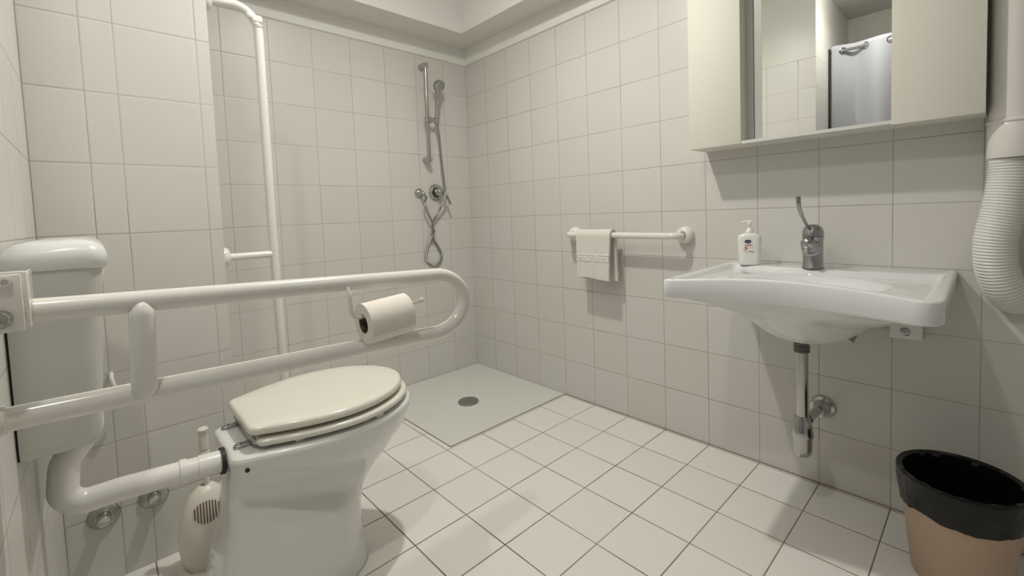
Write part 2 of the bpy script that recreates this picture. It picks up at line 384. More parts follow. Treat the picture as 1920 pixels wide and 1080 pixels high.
t = MB().tube(catmull([(-1.834, -.68, .60), (-1.834, -.70, .60), (-1.834, -.712, .59), (-1.828, -.72, .565), (-1.818, -.722, .535), (-1.815, -.71, .525)], 5), .0055, 10).build('pipe_hook', m_plas)
tag(t, 'tiny white curved hook on the partition wall right of the cistern', 'hook')
# ------------------------------------------------------------------ toilet brush
BX, BY = -1.652, -.815
t = thing('toilet_brush', 'white toilet brush standing in its holder between partition wall and toilet', 'brush', (BX, BY, .02))
MB().tube([(BX + .004, BY, .05), (BX + .004, BY, .27), (BX + .004, BY, .32)], .0075).build('stem', m_brush, t)
MB().lathe([(.009, .30), (.014, .306), (.014, .320), (.009, .326), (.008, .332), (.013, .337), (.013, .345), (.009, .350), (.012, .352), (.013, .385), (.011, .402), (.0145, .408), (.0145, .413), (.011, .417), (.0001, .418)], (BX + .004, BY, 0), n=20).build('grip', m_brush, t)
t = thing('brush_holder', 'cream teardrop-shaped toilet brush holder with slotted vent on the floor', 'brush holder', (BX, BY, 0))
pr = [(.0, 0), (.046, .0), (.052, .006), (.068, .04), (.074, .08), (.073, .12), (.066, .16), (.054, .20), (.038, .228), (.022, .244), (.014, .247), (.012, .247), (.012, .20)]
MB().lathe(pr[1:], (BX, BY, 0), n=40, sy=.85).build('shell', m_brush, t)
MB().lathe([(.075, 0), (.078, .004), (.074, .010), (.06, .012)], (BX - .020, BY + .005, .0), n=36).build('base_plate', m_brush, t)
dirn = (CAM - Vector((BX, BY, .2))); dirn.z = 0; dirn.normalize(); sd = Vector((-dirn.y, dirn.x, 0))
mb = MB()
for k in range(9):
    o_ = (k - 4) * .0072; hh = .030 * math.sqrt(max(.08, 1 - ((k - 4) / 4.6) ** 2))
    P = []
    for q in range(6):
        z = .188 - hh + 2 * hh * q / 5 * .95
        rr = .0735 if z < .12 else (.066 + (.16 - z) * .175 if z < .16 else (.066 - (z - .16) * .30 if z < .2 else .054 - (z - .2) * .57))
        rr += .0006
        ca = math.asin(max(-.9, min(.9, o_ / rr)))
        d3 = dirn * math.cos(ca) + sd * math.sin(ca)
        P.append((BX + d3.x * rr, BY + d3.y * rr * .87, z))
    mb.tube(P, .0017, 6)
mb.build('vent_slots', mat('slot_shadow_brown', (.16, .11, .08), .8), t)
# ------------------------------------------------------------------ fold-down rail by the toilet
RY = -1.5
t = thing('fold_down_rail', 'white fold-down support rail reaching out from the left wall beside the toilet', 'grab rail', (-1.955, RY, .88))
rr = .0168
loop = [(-1.915, RY, .9055), (-1.78, RY, .899), (-1.30, RY, .8765)]
cx_, cz_, rad = -1.262, .8050, .0695
arc = []
top = Vector((-1.262, RY, .8745)); 
for k in range(17):
    a = PI / 2 - PI * k / 16
    arc.append((-1.262 + .0715 * 1.18 * math.cos(a), RY, .8055 + (.0695) * math.sin(a) ))
loop = loop + arc[0:] + [(-1.40, RY, .7435), (-1.62, RY, .7505), (-1.80, RY, .757), (-1.945, RY, .7615)]
MB().tube(loop, rr, 22).build('tube_loop', m_rail, t)
# flattened upright strut, lapped over the near side of both tubes
mb = MB(); Lp = []
for z, wd, dp in ((.748, .004, .004), (.752, .0085, .008), (.762, .0160, .013), (.768, .0168, .015), (.880, .0165, .015), (.887, .0155, .014), (.896, .0085, .008), (.900, .004, .004)):
    Lp.append([(-1.797 - (z - .82) * -.03 + wd * math.cos(a), RY - .014 + dp * math.sin(a), z) for a in [2 * PI * k / 18 for k in range(18)]])
mb.loft(Lp); mb.build('strut', m_rail, t)
mb = MB(); mb.rbox((-1.955, RY - .036, .884), (-1.914, RY - .031, .960), .0023, 2); mb.rbox((-1.955, RY + .031, .884), (-1.914, RY + .036, .960), .0023, 2); mb.rbox((-1.955, RY - .036, .88), (-1.949, RY + .036, .968), .0028, 2)
mb.rbox((-1.913, RY - .030, .886), (-1.909, RY + .030, .962), .0018, 2)
mb.build('wall_bracket', m_rail, t)
MB().lathe([(.0125, 0), (.0125, .004), (.009, .010), (.0001, .012)], (-1.936, RY - .036, .903), (0, -1, 0), n=20).build('pivot_bolt', m_chrome, t)
bo = MB().lathe([(.0062, 0), (.0062, .004), (.0035, .0045), (.0035, .002), (.0001, .002)], (-1.928, RY - .036, .951), (0, -1, 0), n=20).build('bolt_socket', m_rail, t)
MB().lathe([(.017, 0), (.02, .003), (.02, .012), (.0168, .014)], (-1.955, RY, .7617), (1, 0, 0), n=24).build('rubber_stop', m_rail, t)
WY = RY - .022
wire = bend([(-1.474, RY - .012, .880), (-1.474, WY, .862), (-1.473, WY, .8115), (-1.31, WY, .8255)], .018, 8)
rh = MB().tube(wire, .0042, 12).build('roll_holder_wire', m_rail, t)
sub(MB().ell((-1.311, WY, .8265), .0065, .0065, .0065), 'end_knob', m_rail, rh)
t = thing('toilet_roll', 'white toilet paper roll hanging on the wire of the fold-down rail', 'toilet paper', (-1.395, WY, .80))
rc = Vector((0, 0, 0)); ax = Vector((.1163, 0, .0085)); p0 = Vector((-1.450, WY - .002, .7985)); R0 = .0435; R1 = .0205
ax.normalize(); ln = .099
mb = MB(); mb.lathe([(R1, .0), (R0 - .001, .0), (R0, .001), (R0, ln - .001), (R0 - .001, ln), (R1, ln)], p0, ax, n=64, cap=False)
mb.tube([p0 + ax * .001 + Vector((0, -.040, -.022)), p0 + ax * (ln - .001) + Vector((0, -.040, -.022))], .0006, 6)
mb.build('paper', m_paper, t)
MB().lathe([(R1, .0), (R1, ln), (R1 - .001, ln), (R1 - .001, 0), (R1, .0)], p0, ax, n=40, cap=False).build('cardboard_core', m_card, t)
# ------------------------------------------------------------------ upright rail on the partition's shower side
VY = -.63
t = thing('vertical_grab_rail', 'tall white upright grab rail with bent top beside the shower', 'grab rail', (-1.538, VY, 1.0))
vx = -1.378
main = bend([(-1.545, VY, 1.757), (-1.40 + .02, VY, 1.772 - .003), (vx, VY, 1.05), (vx + .008, VY, .30), (-1.545, VY, .28)], .085, 12)
MB().tube(main, .0150, 18).build('rail_tube', m_rail, t)
MB().tube([(-1.545, VY, .903), (vx, VY, .903)], .0125, 16).build('cross_tube', m_rail, t)
for z in (1.757, .903, .28):
    MB().lathe([(.036, 0), (.036, .008), (.033, .016), (.026, .022), (.0165, .024)], (-1.538, VY, z), (1, 0, 0), n=36).build('flange', m_rail, t)
mb = MB().rbox((vx - .024, VY - .017, 1.715), (vx + .010, VY + .017, 1.74), .006)
mb.ell((vx - .028, VY - .008, 1.735), .012, .010, .013)
cl = mb.build('shower_hook_clip', m_rail, t)
sub(MB().tube([(vx + .020 * math.cos(a), VY + .020 * math.sin(a), 1.712 + .006 * math.sin(a * 1)) for a in [2 * PI * k / 20 for k in range(21)]], .0016, 6), 'cable_tie', m_brush, cl)
# ------------------------------------------------------------------ shower
t = thing('shower_slide_rail', 'chrome riser rail with hand shower slider on the back shower wall', 'shower rail', (-.33, 0, 1.36))
sx_ = -.342; sy_ = -.058
MB().tube([(sx_, sy_, 1.355), (sx_, sy_, 1.935)], .0105, 18).build('riser_tube', m_chrome, t)
for z in (1.365, 1.928):
    MB().tube([(sx_ + .001, 0, z + .003), (sx_, -.045, z), (sx_, -.066, z), (sx_, -.075, z), (sx_, -.078, z)], [.0175, .0175, .017, .012, .004], 20).build('end_bracket', m_chrome, t)
mb = MB().tube([(sx_, sy_, 1.585), (sx_, sy_, 1.62)], .019, 20)
mb.tube([(sx_ - .01, sy_, 1.603), (sx_ + .045, sy_ - .012, 1.603)], [.013, .012], 16); mb.tube([(sx_ + .054, sy_ - .016, 1.584), (sx_ + .056, sy_ - .016, 1.622)], [.015, .017], 18)
mb.build('slider', m_chrome, t)
t = thing('hand_shower', 'chrome hand shower head held in the slider on the riser rail', 'shower head', (sx_ + .055, sy_ - .016, 1.6))
hx = sx_ + .055; hy = sy_ - .016
MB().tube(catmull([(hx, hy, 1.575), (hx + .002, hy, 1.64), (hx + .008, hy - .004, 1.71), (hx + .014, hy - .012, 1.765), (hx + .016, hy - .022, 1.80)], 5), [.0115] * 3 + [.0125] * 6 + [.0145] * 6 + [.016] * 6, 18).build('handle', m_chrome, t)
hd = Vector((.25, -.75, -.45)).normalized(); hc = Vector((hx + .014, hy - .010, 1.812))
MB().lathe([(.012, -.024), (.026, -.018), (.036, -.004), (.039, .010), (.037, .019), (.033, .021), (.0001, .0215)], hc, hd, n=36).build('spray_head', m_chrome, t)
sf_ = MB()
for r_, n_ in ((.009, 6), (.018, 12), (.026, 16)):
    for k in range(n_):
        a = 2 * PI * k / n_; q = Vector((0, 0, 1)).rotation_difference(hd); sf_.ell(hc + q @ Vector((r_ * math.cos(a), r_ * math.sin(a), .0215)), .0016, .0016, .0016, 6, 4)
sf_.build('nozzles', m_grey, t)
ox, oz = -.394, 1.164
t = thing('hose_outlet', 'small round chrome hose outlet elbow left of the shower mixer', 'water outlet', (ox, 0, oz))
MB().lathe([(.029, 0), (.029, .005), (.024, .014), (.014, .020), (.011, .040)], (ox, 0, oz), (0, -1, 0), n=32).build('rosette', m_chrome, t)
MB().tube(bend([(ox, -.03, oz), (ox, -.052, oz), (ox + .018, -.056, oz - .035)], .012, 5), .0105, 16).build('elbow', m_chrome, t)
mx, mz = -.272, 1.168
t = thing('shower_mixer', 'chrome single-lever shower mixer with round plate on the back wall', 'shower mixer', (mx, 0, mz))
MB().lathe([(.052, 0), (.053, .004), (.049, .009), (.032, .012), (.030, .012)], (mx, 0, mz), (0, -1, 0), n=44).build('wall_plate', m_chrome, t)
MB().lathe([(.0295, .011), (.0295, .02), (.026, .022)], (mx, 0, mz), (0, -1, 0), n=32).build('seal_ring', m_dark, t)
lv = MB().lathe([(.024, .02), (.025, .045), (.021, .060), (.012, .068), (.0001, .070)], (mx, 0, mz), (0, -1, 0), n=32)
lv.tube([(mx + .012, -.052, mz + .004), (mx + .040, -.066, mz - .030), (mx + .060, -.072, mz - .078)], [.013, .010, .0075], 14); lv.build('lever', m_chrome, t)
# hose traced round its loop
HP = [(820.9, 230.7, .074), (823.7, 259, .073), (828.6, 308, .072), (832.5, 340, .074), (834.7, 365, .076), (829.8, 381.5, .060), (819.6, 402, .035), (811.5, 418, .026), (809.5, 434.5, .022), (812, 446.7, .018), (821.7, 463, .012), (828.6, 479, .010), (823.7, 493.5, .010), (813.5, 497.5, .010), (802.5, 491.5, .010), (799.3, 479, .010), (803.3, 459, .013), (811.0, 442.6, .032), (814, 430, .036), (810.7, 418, .044), (801.3, 397.8, .050), (796, 381.5, .056), (794.2, 372, .058)]
HW = [(-.288, -.072, 1.590)]
def onwall(px, py, d):
    r = RT * ((px - 975.83) / 837.184) + FW - UP * ((py - 446.31) / 837.184); k = (-d - CAM.y) / r.y; return CAM + r * k
HW = [onwall(*h) for h in HP]
HW[0] = Vector((hx, hy, 1.578)); HW[-1] = Vector((ox + .018, -.056, oz - .032))
hp = catmull(HW, 10)
R = [.0066 + .0009 * (i % 2) for i in range(len(hp))]
fine = catmull(hp[::2], 6); R = [.0060 + .0010 * (i % 2) for i in range(len(fine))]
tag(MB().tube(fine, R, 10).build('shower_hose', mat('hose_steel', (.36, .36, .34), .3, metal=1)), 'long metal shower hose looping below the mixer', 'hose')
# ------------------------------------------------------------------ towel rail and towel
TX, TZ = -.08, .897
t = thing('towel_grab_rail', 'short white horizontal grab rail on the right wall left of the basin', 'grab rail', (0, -1.2, TZ))
MB().tube(bend([(-.006, -.905, TZ + .001), (TX, -.905, TZ + .001), (TX, -1.512, TZ - .001), (-.006, -1.512, TZ - .001)], .030, 8), .0142, 20).build('rail_tube', m_rail, t)
for y in (-.905, -1.512):
    fl = MB().lathe([(.037, 0), (.0375, .010), (.036, .020), (.031, .029), (.024, .034), (.0155, .036)], (0, y, TZ), (-1, 0, 0), n=40).build('flange', m_rail, t)
    if y < -1: sub(MB().lathe([(.0160, .0358), (.0160, .0368), (.0146, .0368)], (0, y, TZ), (-1, 0, 0), n=32), 'joint_ring', m_dark, fl)
t = thing('hand_towel', 'small white terry hand towel folded over the left end of the grab rail', 'towel', (TX, -1.09, TZ - .1))
y0, y1 = -.993, -1.193
def towel_sheet(fr, bk, zf, zb, off, n=26):
    """closed section draped over the tube; rows run across the towel"""
    Lp = []
    rows = 48
    for i in range(rows + 1):
        v = i / rows; y = y0 + (y1 - y0) * v
        wv = .0022 * math.sin(v * 9 + 1) + .0015 * math.sin(v * 23)
        path = []
        zfb = zf + .005 * math.sin(v * 5); zbb = zb - .004 * math.sin(v * 4 + 1)
        for k in range(61):
            u = k / 60; z = zfb + (TZ - zfb) * u; ledge = -.0030 * (1 if abs(z - .775) < .004 or abs(z - .802) < .003 else 0) - .0035 * (1 if .781 < z < .797 else 0) * abs(math.sin(v * 17))
            path.append((TX - off - .002 + wv * (1 - u) * 1.2 + ledge * 1.0 - .004 * (1 - u), y + (.006 * (1 - u) if v > .5 else -.004 * (1 - u)), z))
        for k in range(1, 10):
            a = PI - PI * k / 10; path.append((TX + off * math.cos(a), y, TZ + off * math.sin(a)))
        for k in range(15):
            u = 1 - k / 14; z = zbb + (TZ - zbb) * u
            path.append((TX + off + wv * (1 - u), y - .010 * (1 - u), z))
        th = .005
        inner = []
        for k, p in enumerate(path):
            if p[2] <= TZ + 1e-6 and p[0] < TX: inner.append((p[0] + th, p[1], p[2]))
            elif p[2] <= TZ + 1e-6: inner.append((p[0] - th, p[1], p[2]))
            else:
                d = Vector((p[0] - TX, 0, p[2] - TZ)); d = d.normalized() * (d.length - th); inner.append((TX + d.x, p[1], TZ + d.z))
        Lp.append(path + inner[::-1])
    return MB().loft(Lp)
towel_sheet(1, 1, .688, .690, .0285).build('outer_fold', m_towel, t, angle=70)
towel_sheet(1, 1, .684, .675, .0205).build('inner_fold', m_towel, t, angle=70)
# ------------------------------------------------------------------ basin
t = thing('wash_basin', 'wide white wall-hung accessible wash basin with concave front edge', 'basin', (0, -2.035, .60))
YL0, YR0 = -1.722, -2.352
def F(u):                                  # depth from the wall at fraction u across
    w_ = YL0 - YR0; f = .603 - .050 * math.sin(PI * min(1, max(0, (u - .03) / .94))) ** 1.0
    dR = (1 - u) * w_; r = .05
    if dR < r: f -= r - math.sqrt(max(0, r * r - (r - dR) ** 2))
    dL = u * w_; r = .012
    if dL < r: f -= r - math.sqrt(max(0, r * r - (r - dL) ** 2))
    return f
def yof(u, v): return (YL0 - .016 * (v) + .008) + (YR0 + .003 * (1 - v) - (YL0 - .016 * v + .008)) * u
def ztop(u): return .800 + .014 * math.sin(PI * u) ** 1.2
NU, NV = 64, 44
us = [.5 - .5 * math.cos(PI * (i / NU)) * (1 - .0) for i in range(NU + 1)]
us = [.5 * a + .5 * (i / NU) if 0 < i < NU else a for i, a in enumerate(us)]
us = [0, .004, .012] + [u for u in us if .02 < u < .925] + [.932, .94, .95, .96, .97, .98, .988, .994, .998, 1]
vs_ = [0, .01, .02] + [.03 + .955 * j / NV for j in range(NV + 1)] + [.992, 1]
def topz(u, v):
    x = v * F(u); y = yof(u, v); zt = .800 + (ztop(u) - .800) * sm(.55, 1, v)
    dl = YL0 - y; drr = y - YR0; df = F(u) - x
    inner = sm(.014, .034, dl) * sm(.014, .034, drr) * sm(.016, .036, df)
    back = sm(.125, .158, x + .040 * (abs(u - .5) * 2) ** 2.0 - .0)
    z = zt - .004 * inner - .016 * inner * back
    e = ((x - .345) / .185) ** 2 + ((y + 2.035) / .215) ** 2
    z -= .105 * (1 - sm(.05, 1.0, e)) * inner
    # little soap ridges either side of the bowl
    for cy_ in (-1.815, -2.262):
        for cx_ in (.36, .40, .44): z += .006 * math.exp(-((x - cx_) / .008) ** 2 - ((y - cy_) / .035) ** 4)
    return z
def botz(u, v):
    x = v * F(u); y = yof(u, v)
    dl = YL0 - y; drr = y - YR0; df = F(u) - x
    z = .7445
    z -= .105 * max(0, math.sin(PI * min(1, max(0, (u - .035) / .91)))) ** .65 * max(0, math.sin(PI * min(1, max(0, v / .965)))) ** .6
    e = ((x - .26) / .21) ** 2 + ((y + 2.025) / .165) ** 2
    z -= .050 * (1 - sm(0, 1.3, e))
    return z
mb = MB(); nu, nv = len(us), len(vs_)
V_ = []; 
def gridpos(u, v, ins):
    y = yof(u, v); x = v * F(u)
    cy_ = (YL0 + YR0) / 2; W_ = (YL0 - YR0) / 2
    y = cy_ + (y - cy_) * (1 - ins / W_); x = .5 * F(.5) + (x - .5 * F(.5)) * (1 - ins / (.5 * F(.5)))
    return -max(x, 0.0005) , y
ring_levels = [(.007, 0, 1), (.0022, -.0018, 1), (0, -.0065, 1), (0, .0065, 0), (.0022, .0018, 0), (.007, 0, 0)]
def border():
    B = [(i, 0) for i in range(nu)] + [(nu - 1, j) for j in range(1, nv)] + [(i, nv - 1) for i in range(nu - 2, -1, -1)] + [(0, j) for j in range(nv - 2, 0, -1)]
    return B
top_i = {}; bot_i = {}
for i, u in enumerate(us):
    for j, v in enumerate(vs_):
        x, y = gridpos(u, v, .007); top_i[i, j] = len(V_); V_.append((x, y, topz(u, v)))
for i, u in enumerate(us):
    for j, v in enumerate(vs_):
        x, y = gridpos(u, v, .007); bot_i[i, j] = len(V_); V_.append((x, y, botz(u, v)))
Fc = []
for i in range(nu - 1):
    for j in range(nv - 1):
        Fc.append((top_i[i, j], top_i[i + 1, j], top_i[i + 1, j + 1], top_i[i, j + 1])); Fc.append((bot_i[i, j], bot_i[i, j + 1], bot_i[i + 1, j + 1], bot_i[i + 1, j]))
B = border(); rings = [[top_i[b] for b in B]]
for ins, dz, tp in ring_levels[1:-1]:
    r_ = []
    for i, j in B:
        x, y = gridpos(us[i], vs_[j], ins); z = (topz(us[i], vs_[j]) if tp else botz(us[i], vs_[j])) + dz; r_.append(len(V_)); V_.append((x, y, z))
    rings.append(r_)
rings.append([bot_i[b] for b in B])
for a, b in zip(rings, rings[1:]):
    for k in range(len(B)):
        k2 = (k + 1) % len(B); Fc.append((a[k], a[k2], b[k2], b[k]))
mb.add(V_, Fc); mb.build('basin_bowl', m_porc_w, t, angle=75)
MB().lathe([(.020, .003), (.024, .004), (.024, .007), (.0001, .0075)], (-.345, -2.035, .6745), n=28).build('waste_ring', m_chrome, t)
# support block under the basin
t = thing('basin_bracket', 'white square plastic support block with screw under the basin right side', 'bracket', (0, -2.24, .61))
MB().rbox((0, -2.276, .578), (-.034, -2.197, .70), .005, 3).build('block', m_plas, t)
MB().lathe([(.013, 0), (.013, .002), (.0095, .0045), (.0045, .005), (.0045, .002), (.0001, .002)], (-.034, -2.236, .603), (-1, 0, 0), n=24).build('screw', m_dchrome, t)
# ------------------------------------------------------------------ tap
FX, FYt, FZ = -.112, -2.008, .7975
t = thing('basin_tap', 'chrome single-lever basin mixer tap with long curved lever', 'tap', (FX, FYt, FZ))
MB().lathe([(.032, 0), (.032, .004), (.0295, .008), (.0290, .05), (.0290, .085), (.030, .100), (.031, .104), (.0001, .106)], (FX, FYt, FZ), n=36).build('tap_body', m_satin, t)
cp = MB().lathe([(.031, .106), (.0315, .112), (.0300, .124), (.025, .136), (.015, .144), (.0001, .146)], (FX, FYt, FZ), n=36).build('handle_cap', m_satin, t)
sub(MB().tube(catmull([(FX - .010, FYt + .002, FZ + .128), (FX - .040, FYt + .006, FZ + .142), (FX - .085, FYt + .008, FZ + .172), (FX - .115, FYt + .008, FZ + .196), (FX - .128, FYt + .008, FZ + .214), (FX - .132, FYt + .008, FZ + .238)], 6), [.0052] * 14 + [.0062] * 10 + [.0068] * 7, 14), 'lever', m_satin, cp)
sp_ = MB().tube(catmull([(FX + .004, FYt, FZ + .050), (FX - .016, FYt + .001, FZ + .064), (FX - .034, FYt + .002, FZ + .076), (FX - .052, FYt + .003, FZ + .084), (FX - .062, FYt + .003, FZ + .085), (FX - .068, FYt + .003, FZ + .084)], 5), [.0275] * 6 + [.0245] * 5 + [.0215] * 4 + [.020, .0195, .019, .0185, .017, .0155, .013, .010, .0065, .0045, .003][:11], 24).build('spout', m_satin, t, angle=80)
sub(MB().lathe([(.0135, 0), (.0135, .012), (.0115, .013), (.0001, .013)], (FX - .054, FYt + .003, FZ + .070), (-.25, 0, -1), n=24), 'aerator', m_dchrome, sp_)
# ------------------------------------------------------------------ soap bottle
def soap():
    base = Vector((-.105, -1.806, .7965)); n_ = Vector((-.943, -.333, 0)); s_ = Vector((-.333, .943, 0)); s_ = Vector((-n_.y, n_.x, 0))  # s_: to the viewer's right
    t = thing('soap_bottle', 'white pump soap bottle with navy oval label on the basin ledge', 'soap bottle', tuple(base))
    def W(a, d, z): return base + s_ * a + n_ * d + Vector((0, 0, z))
    def lp(hw, hd, z, n=40, e=3.2):
        out = []
        for k in range(n):
            a = 2 * PI * k / n; c, s = math.cos(a), math.sin(a)
            out.append(W(hw * math.copysign(abs(c) ** (2 / e), c), hd * math.copysign(abs(s) ** (2 / e), s), z))
        return out
    prof = [(.030, .015, 0), (.034, .018, .002), (.0355, .0195, .008), (.037, .0205, .04), (.0388, .021, .08), (.0395, .021, .095), (.038, .0205, .104), (.032, .019, .1105), (.020, .016, .1145), (.0125, .012, .1165)]
    MB().loft([lp(*p) for p in prof]).build('bottle_body', m_soap, t, angle=70)
    MB().lathe([(.0125, .1165), (.0125, .122), (.0115, .124), (.0075, .132), (.0055, .134)], base, n=28).build('collar', m_soap, t)
    MB().lathe([(.0042, .13), (.0042, .152)], base, n=16).build('pump_stem', m_soap, t)
    hd = MB().lathe([(.0075, .148), (.0075, .156), (.006, .158)], base, n=20)
    a = W(.004, 0, .157); b = W(-.020, .004, .1575); c = W(-.026, .005, .154)
    hd.tube([a, b, c], [.0048, .0040, .0034], 12); hd.tube([W(.012, -.002, .1585), W(-.012, .002, .1585)], .0040, 12); hd.build('pump_head', m_soap, t)
    lab = MB()
    D = .0222
    def patch(mb, pts, d=D):      # flat decal polygon in label plane, thin
        n = len(pts); mb.add([W(x * 1.22, d - .45 * x * x * 6, z) for x, z in pts], [tuple(range(n))])
    ov = MB(); patch(ov, [(-.004 + .0092 * math.cos(2 * PI * k / 24), .0865 + .0062 * math.sin(2 * PI * k / 24)) for k in range(24)], .0216); lo = ov.build('logo_oval', m_navy, t, smooth=False); lo['label'] = 'navy blue oval emblem'
    # white script on the oval
    P = []
    for k in range(40):
        u = k / 39; P.append(W(-.0105 + .0132 * u, .0221, .0862 + .0015 * math.sin(u * 22) * (1.3 if .1 < u < .25 else .75)))
    sub(MB().tube(P, .00028, 5), 'logo_script', m_lwhite, lo)
    r = MB(); random.seed(4)
    def words(mb, x0, x1, z, h, seg):
        x = x0
        while x < x1:
            w_ = random.uniform(.6, 1.) * seg; w_ = min(w_, x1 - x)
            patch(mb, [(x, z), (x + w_ * .78, z), (x + w_ * .78, z + h), (x, z + h)], .0214); x += w_
    words(r, -.0095, .0035, .0765, .0020, .0017); words(r, -.0135, .0085, .0715, .0030, .0022); words(r, -.006, .003, .0688, .0011, .0014)
    for k in range(9):
        ca, sa = random.uniform(-.0048, .0048), random.uniform(-.0055, .0055)
        patch(r, [(-.0095 + ca + .0019 * math.cos(2 * PI * q / 8), .0615 + sa + .0019 * math.sin(2 * PI * q / 8)) for q in range(8)], .0214)
    r.build('label_print', m_red, t, smooth=False)['label'] = 'red printed lines and flower'
    g = MB(); words(g, .000, .0125, .0645, .0009, .0012); words(g, -.014, .011, .0518, .0008, .0013); patch(g, [(-.001, .0475), (.0125, .0475), (.0125, .0500), (-.001, .0500)], .0214); words(g, -.0125, -.0035, .0475, .001, .0015)
    g.build('label_small_print', m_lgrey, t, smooth=False)['label'] = 'grey printed lines'
soap()
# ------------------------------------------------------------------ basin drain
DX, DY = -.225, -2.003
t = thing('basin_trap', 'chrome bottle trap and drain pipe under the basin', 'drain trap', (DX, DY, .2))
MB().lathe([(.0225, .540), (.0225, .546), (.0205, .547), (.0205, .551), (.0225, .552), (.0225, .558), (.0205, .559), (.0205, .563), (.0225, .564), (.0225, .592)], (DX, DY, 0), n=32).build('union_nut', m_grey, t)
MB().lathe([(.0182, .318), (.0182, .56)], (DX, DY, 0), n=32).build('tail_pipe', m_chrome, t)
MB().lathe([(.021, .330), (.0225, .326), (.0225, .320), (.0265, .312), (.033, .272), (.033, .266), (.029, .264)], (DX, DY, 0), n=36).build('trap_collar', m_chrome, t)
MB().lathe([(.0285, .266), (.0285, .225), (.0265, .210), (.020, .200), (.0001, .197)], (DX, DY, 0), n=36).build('trap_cup', m_chrome, t)
MB().tube([(DX, DY, .298), (-.17, DY + .002, .298), (-.11, DY - .002, .293), (0, DY - .008, .289)], .0145, 20).build('outlet_arm', m_chrome, t)
MB().tube([(-.170, DY + .001, .298), (-.150, DY, .2965)], .0185, 20).build('arm_nut', m_chrome, t)
MB().lathe([(.039, 0), (.040, .004), (.037, .010), (.027, .014), (.026, .020), (.021, .028), (.018, .032), (.0175, .050)], (0, DY - .008, .2885), (-1, 0, 0), n=36).build('wall_rosette', m_chrome, t)
t = thing('angle_valve', 'small chrome angle valve peeking from under the basin bowl', 'valve', (0, -2.108, .58))
MB().tube([(0, -2.108, .590), (-.080, -2.108, .578)], .009, 14).build('valve_body', m_dchrome, t)
MB().tube([(-.075, -2.112, .579), (-.108, -2.104, .562)], [.010, .013], 14).build('valve_knob', m_dchrome, t)
MB().tube(catmull([(-.05, -2.108, .585), (-.05, -2.106, .61), (-.06, -2.10, .66)], 5), .005, 10).build('riser_hose', m_dchrome, t)
# ------------------------------------------------------------------ mirror cabinet
CL, CR, CB, CT = -1.606, -2.402, 1.2345, 1.93
t = thing('mirror_cabinet', 'cream bathroom wall cabinet with recessed central mirror above the basin', 'cabinet', (0, -2.0, CB))
mb = MB(); mb.box((0, CL, CB + .002), (-.085, CR, CT)); mb.box((-.085, CL, CB + .002), (-.132, -1.797, CT)); mb.box((-.085, -2.213, CB + .002), (-.132, CR, CT)); mb.build('carcass', m_cab, t, smooth=False)
MB().rbox((-.132, CL, CB + .0015), (-.150, -1.796, CT), .0012, 2).build('door', m_cab, t)
MB().rbox((-.132, -2.212, CB - .003), (-.150, CR, CT), .0012, 2).build('door', m_cab, t)
MB().box((-.085, -1.797, CB), (-.149, -2.212, CB + .0105)).build('bottom_rail', m_cabr, t, smooth=False)
MB().box((-.085, -1.797, CT - .02), (-.149, -2.212, CT)).build('top_rail', m_cab, t, smooth=False)
mb = MB(); mb.box((-.085, -1.797, CB + .0105), (-.098, -1.8225, CT - .02)); mb.box((-.085, -1.8255, CB + .0105), (-.1005, -1.8512, CT - .02)); mb.build('mirror_profile', m_cabi, t, smooth=False)
MB().box((-.0855, -1.8225, CB + .0105), (-.0962, -1.8255, CT - .02)).build('gap_shade_strip', m_dark, t, smooth=False)  # dark strip fills the mirror gap, its shade put in as colour
MB().box((-.085, -1.8512, CB + .0105), (-.100, -2.2115, CT - .02)).build('mirror_pane', m_mirror, t, smooth=False)
# ------------------------------------------------------------------ ribbed duct at the right
GX, GY = -.075, -2.459
t = thing('vent_duct', 'white vertical duct ending in a ribbed flexible hose right of the cabinet', 'duct', (GX, GY, .68))
MB().lathe([(.0515, 1.20), (.0515, 2.1)], (GX, GY, 0), n=48, cap=False).build('rigid_pipe', m_duct, t)
MB().lathe([(.0545, 1.113), (.0555, 1.116), (.0555, 1.196), (.0535, 1.202), (.0575, 1.206), (.0575, 1.210), (.0515, 1.214)], (GX, GY, 0), n=48, cap=False).build('collar', m_duct, t)
hp_ = catmull([(GX, GY + .009, 1.118), (GX, GY + .011, 1.06), (GX - .002, GY + .021, .98), (GX - .002, GY + .034, .90), (GX + .004, GY + .033, .83), (GX + .020, GY + .020, .772), (GX + .048, GY + .004, .740), (GX + .078, GY - .008, .728)], 12)
# resample evenly
tot = [0]
for a, b in zip(hp_, hp_[1:]): tot.append(tot[-1] + (b - a).length)
pitch = .0078; NN = int(tot[-1] / (pitch / 6)); pts = []; R = []
j = 0
for i in range(NN + 1):
    s_ = tot[-1] * i / NN
    while j < len(tot) - 2 and tot[j + 1] < s_: j += 1
    f_ = (s_ - tot[j]) / max(1e-9, tot[j + 1] - tot[j]); pts.append(hp_[j].lerp(hp_[j + 1], f_)); R.append(.0430 + .0018 * math.cos(2 * PI * i / 6))
MB().tube(pts, R, 40, cap=True).build('ribbed_hose', m_hose, t, angle=100)
# ------------------------------------------------------------------ bin
BXc, BYc, BH, BR, B0 = -.232, -2.368, .280, .1285, .094
t = thing('waste_bin', 'beige round plastic waste bin under the basin', 'bin', (BXc, BYc, 0))
MB().lathe([(B0, 0), (B0 + .002, .004), (BR - .004, BH - .01), (BR - .001, BH - .004), (BR - .003, BH), (BR - .006, BH - .004), (B0 - .002, .006), (.0001, .006)], (BXc, BYc, 0), n=64).build('bin_body', m_bin, t)
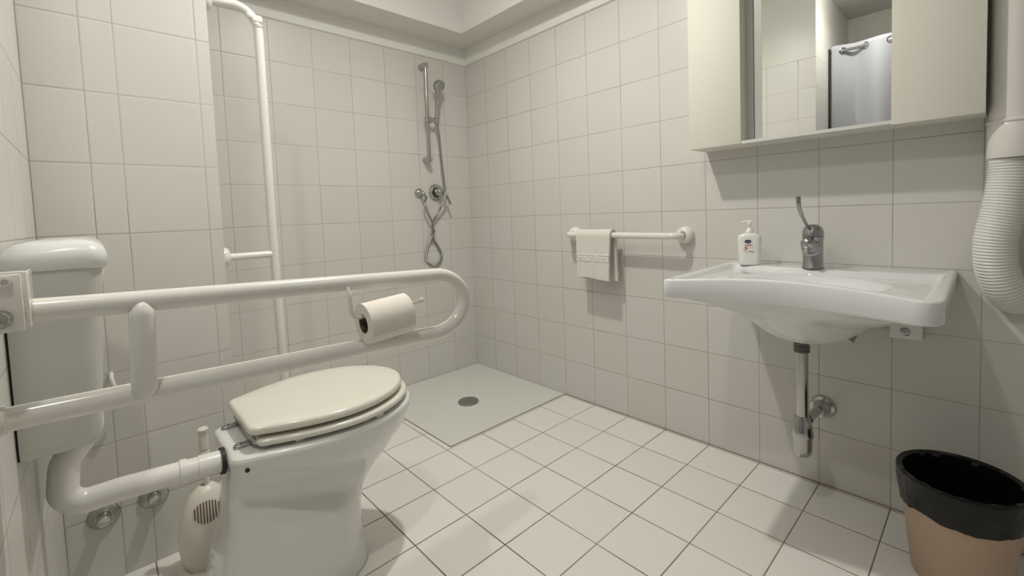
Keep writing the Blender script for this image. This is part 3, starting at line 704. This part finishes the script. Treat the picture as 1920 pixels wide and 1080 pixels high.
# liner: own thing, draped over the rim
mb = MB(); n = 120; Lp = []
def rb(z): return B0 + .002 + (BR - .006 - B0) * z / BH
random.seed(3)
prof = [('o', .196), ('o', .208), ('o', .230), ('o', .250), ('o', .264), ('o', .274), ('o', .281), ('r', .2850), ('i', .281), ('i', .27), ('i', .24), ('i', .2), ('i', .15), ('i', .10), ('i', .05), ('b', .012)]
for q, (kd, z) in enumerate(prof):
    lp = []
    for k in range(n):
        a = 2 * PI * k / n; c = Vector((math.cos(a) * 2.2, math.sin(a) * 2.2, z * 16))
        nz = noise.noise(c * 1.3); nz2 = noise.noise(c * 4 + Vector((5, 2, 1)))
        if kd == 'o':
            zz = z + (.010 * noise.noise(Vector((math.cos(a) * 1.7, math.sin(a) * 1.7, 3))) + .004 * nz2 if q == 0 else .006 * nz * (1 - q / 7))
            r_ = rb(zz) + .0045 + .0035 * abs(nz) + .003 * abs(nz2)
            if q in (2, 3): r_ += .002
        elif kd == 'r': zz = z; r_ = BR - .001 + .0008 * nz2
        elif kd == 'i': zz = z; r_ = rb(z) - .008 - .010 * abs(nz) * min(1, (.285 - z) * 12) - .004 * abs(nz2)
        else: zz = z + .004 + .006 * abs(nz2); r_ = rb(0) - .012
        lp.append((BXc + r_ * math.cos(a), BYc + r_ * math.sin(a), zz))
    Lp.append(lp)
for s_ in (.6, .25, .02): Lp.append([(BXc + (p[0] - BXc) * s_, BYc + (p[1] - BYc) * s_, .016 + .006 * abs(noise.noise(Vector(p) * 30))) for p in Lp[15]])
mb.loft(Lp, False, True); tag(mb.build('bin_liner', m_liner, angle=60), 'black plastic bag lining the beige bin and folded over its rim', 'bin liner')
# ------------------------------------------------------------------ curtain seen in the mirror
cx0, rz = -2.345, 2.100
t = thing('curtain_rod', 'chrome curtain rod across the doorway recess, seen in the mirror', 'curtain rod', (cx0, -2.4, rz))
MB().tube([(cx0, -1.587, rz), (cx0, -3.299, rz)], .0105, 16).build('rod_tube', m_chrome, t)
MB().lathe([(.024, 0), (.024, .004), (.013, .010)], (cx0, -1.5855, rz), (0, -1, 0), n=24).build('end_cup', m_chrome, t)
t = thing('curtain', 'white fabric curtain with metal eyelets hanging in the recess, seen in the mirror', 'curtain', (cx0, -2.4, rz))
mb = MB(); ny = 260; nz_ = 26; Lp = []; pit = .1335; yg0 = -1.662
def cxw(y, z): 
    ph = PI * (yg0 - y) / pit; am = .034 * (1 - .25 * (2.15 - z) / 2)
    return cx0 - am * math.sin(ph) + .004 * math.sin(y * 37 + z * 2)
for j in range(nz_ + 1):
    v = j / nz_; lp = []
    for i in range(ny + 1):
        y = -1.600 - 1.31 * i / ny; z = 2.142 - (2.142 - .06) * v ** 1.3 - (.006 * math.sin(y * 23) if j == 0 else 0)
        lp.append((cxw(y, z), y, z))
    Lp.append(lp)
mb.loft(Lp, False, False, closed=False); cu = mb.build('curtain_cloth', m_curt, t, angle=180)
so = cu.modifiers.new('thick', 'SOLIDIFY'); so.thickness = .0015
for k in range(10):
    y = yg0 - pit * k; nrm = Vector((1, -.34 * PI * .034 / pit * (1 if k % 2 == 0 else -1) * 3, 0)).normalized()
    MB().tube([Vector((cx0, y, rz)) + (Vector((-nrm.y, nrm.x, 0)) * math.cos(a) + Vector((0, 0, 1)) * math.sin(a)) * .0215 for a in [2 * PI * q / 24 for q in range(25)]], .0048, 8, cap=False).build('eyelet', m_chrome, t)
for o in list(bpy.data.objects):
    if '_base' in o.keys(): del o['_base']
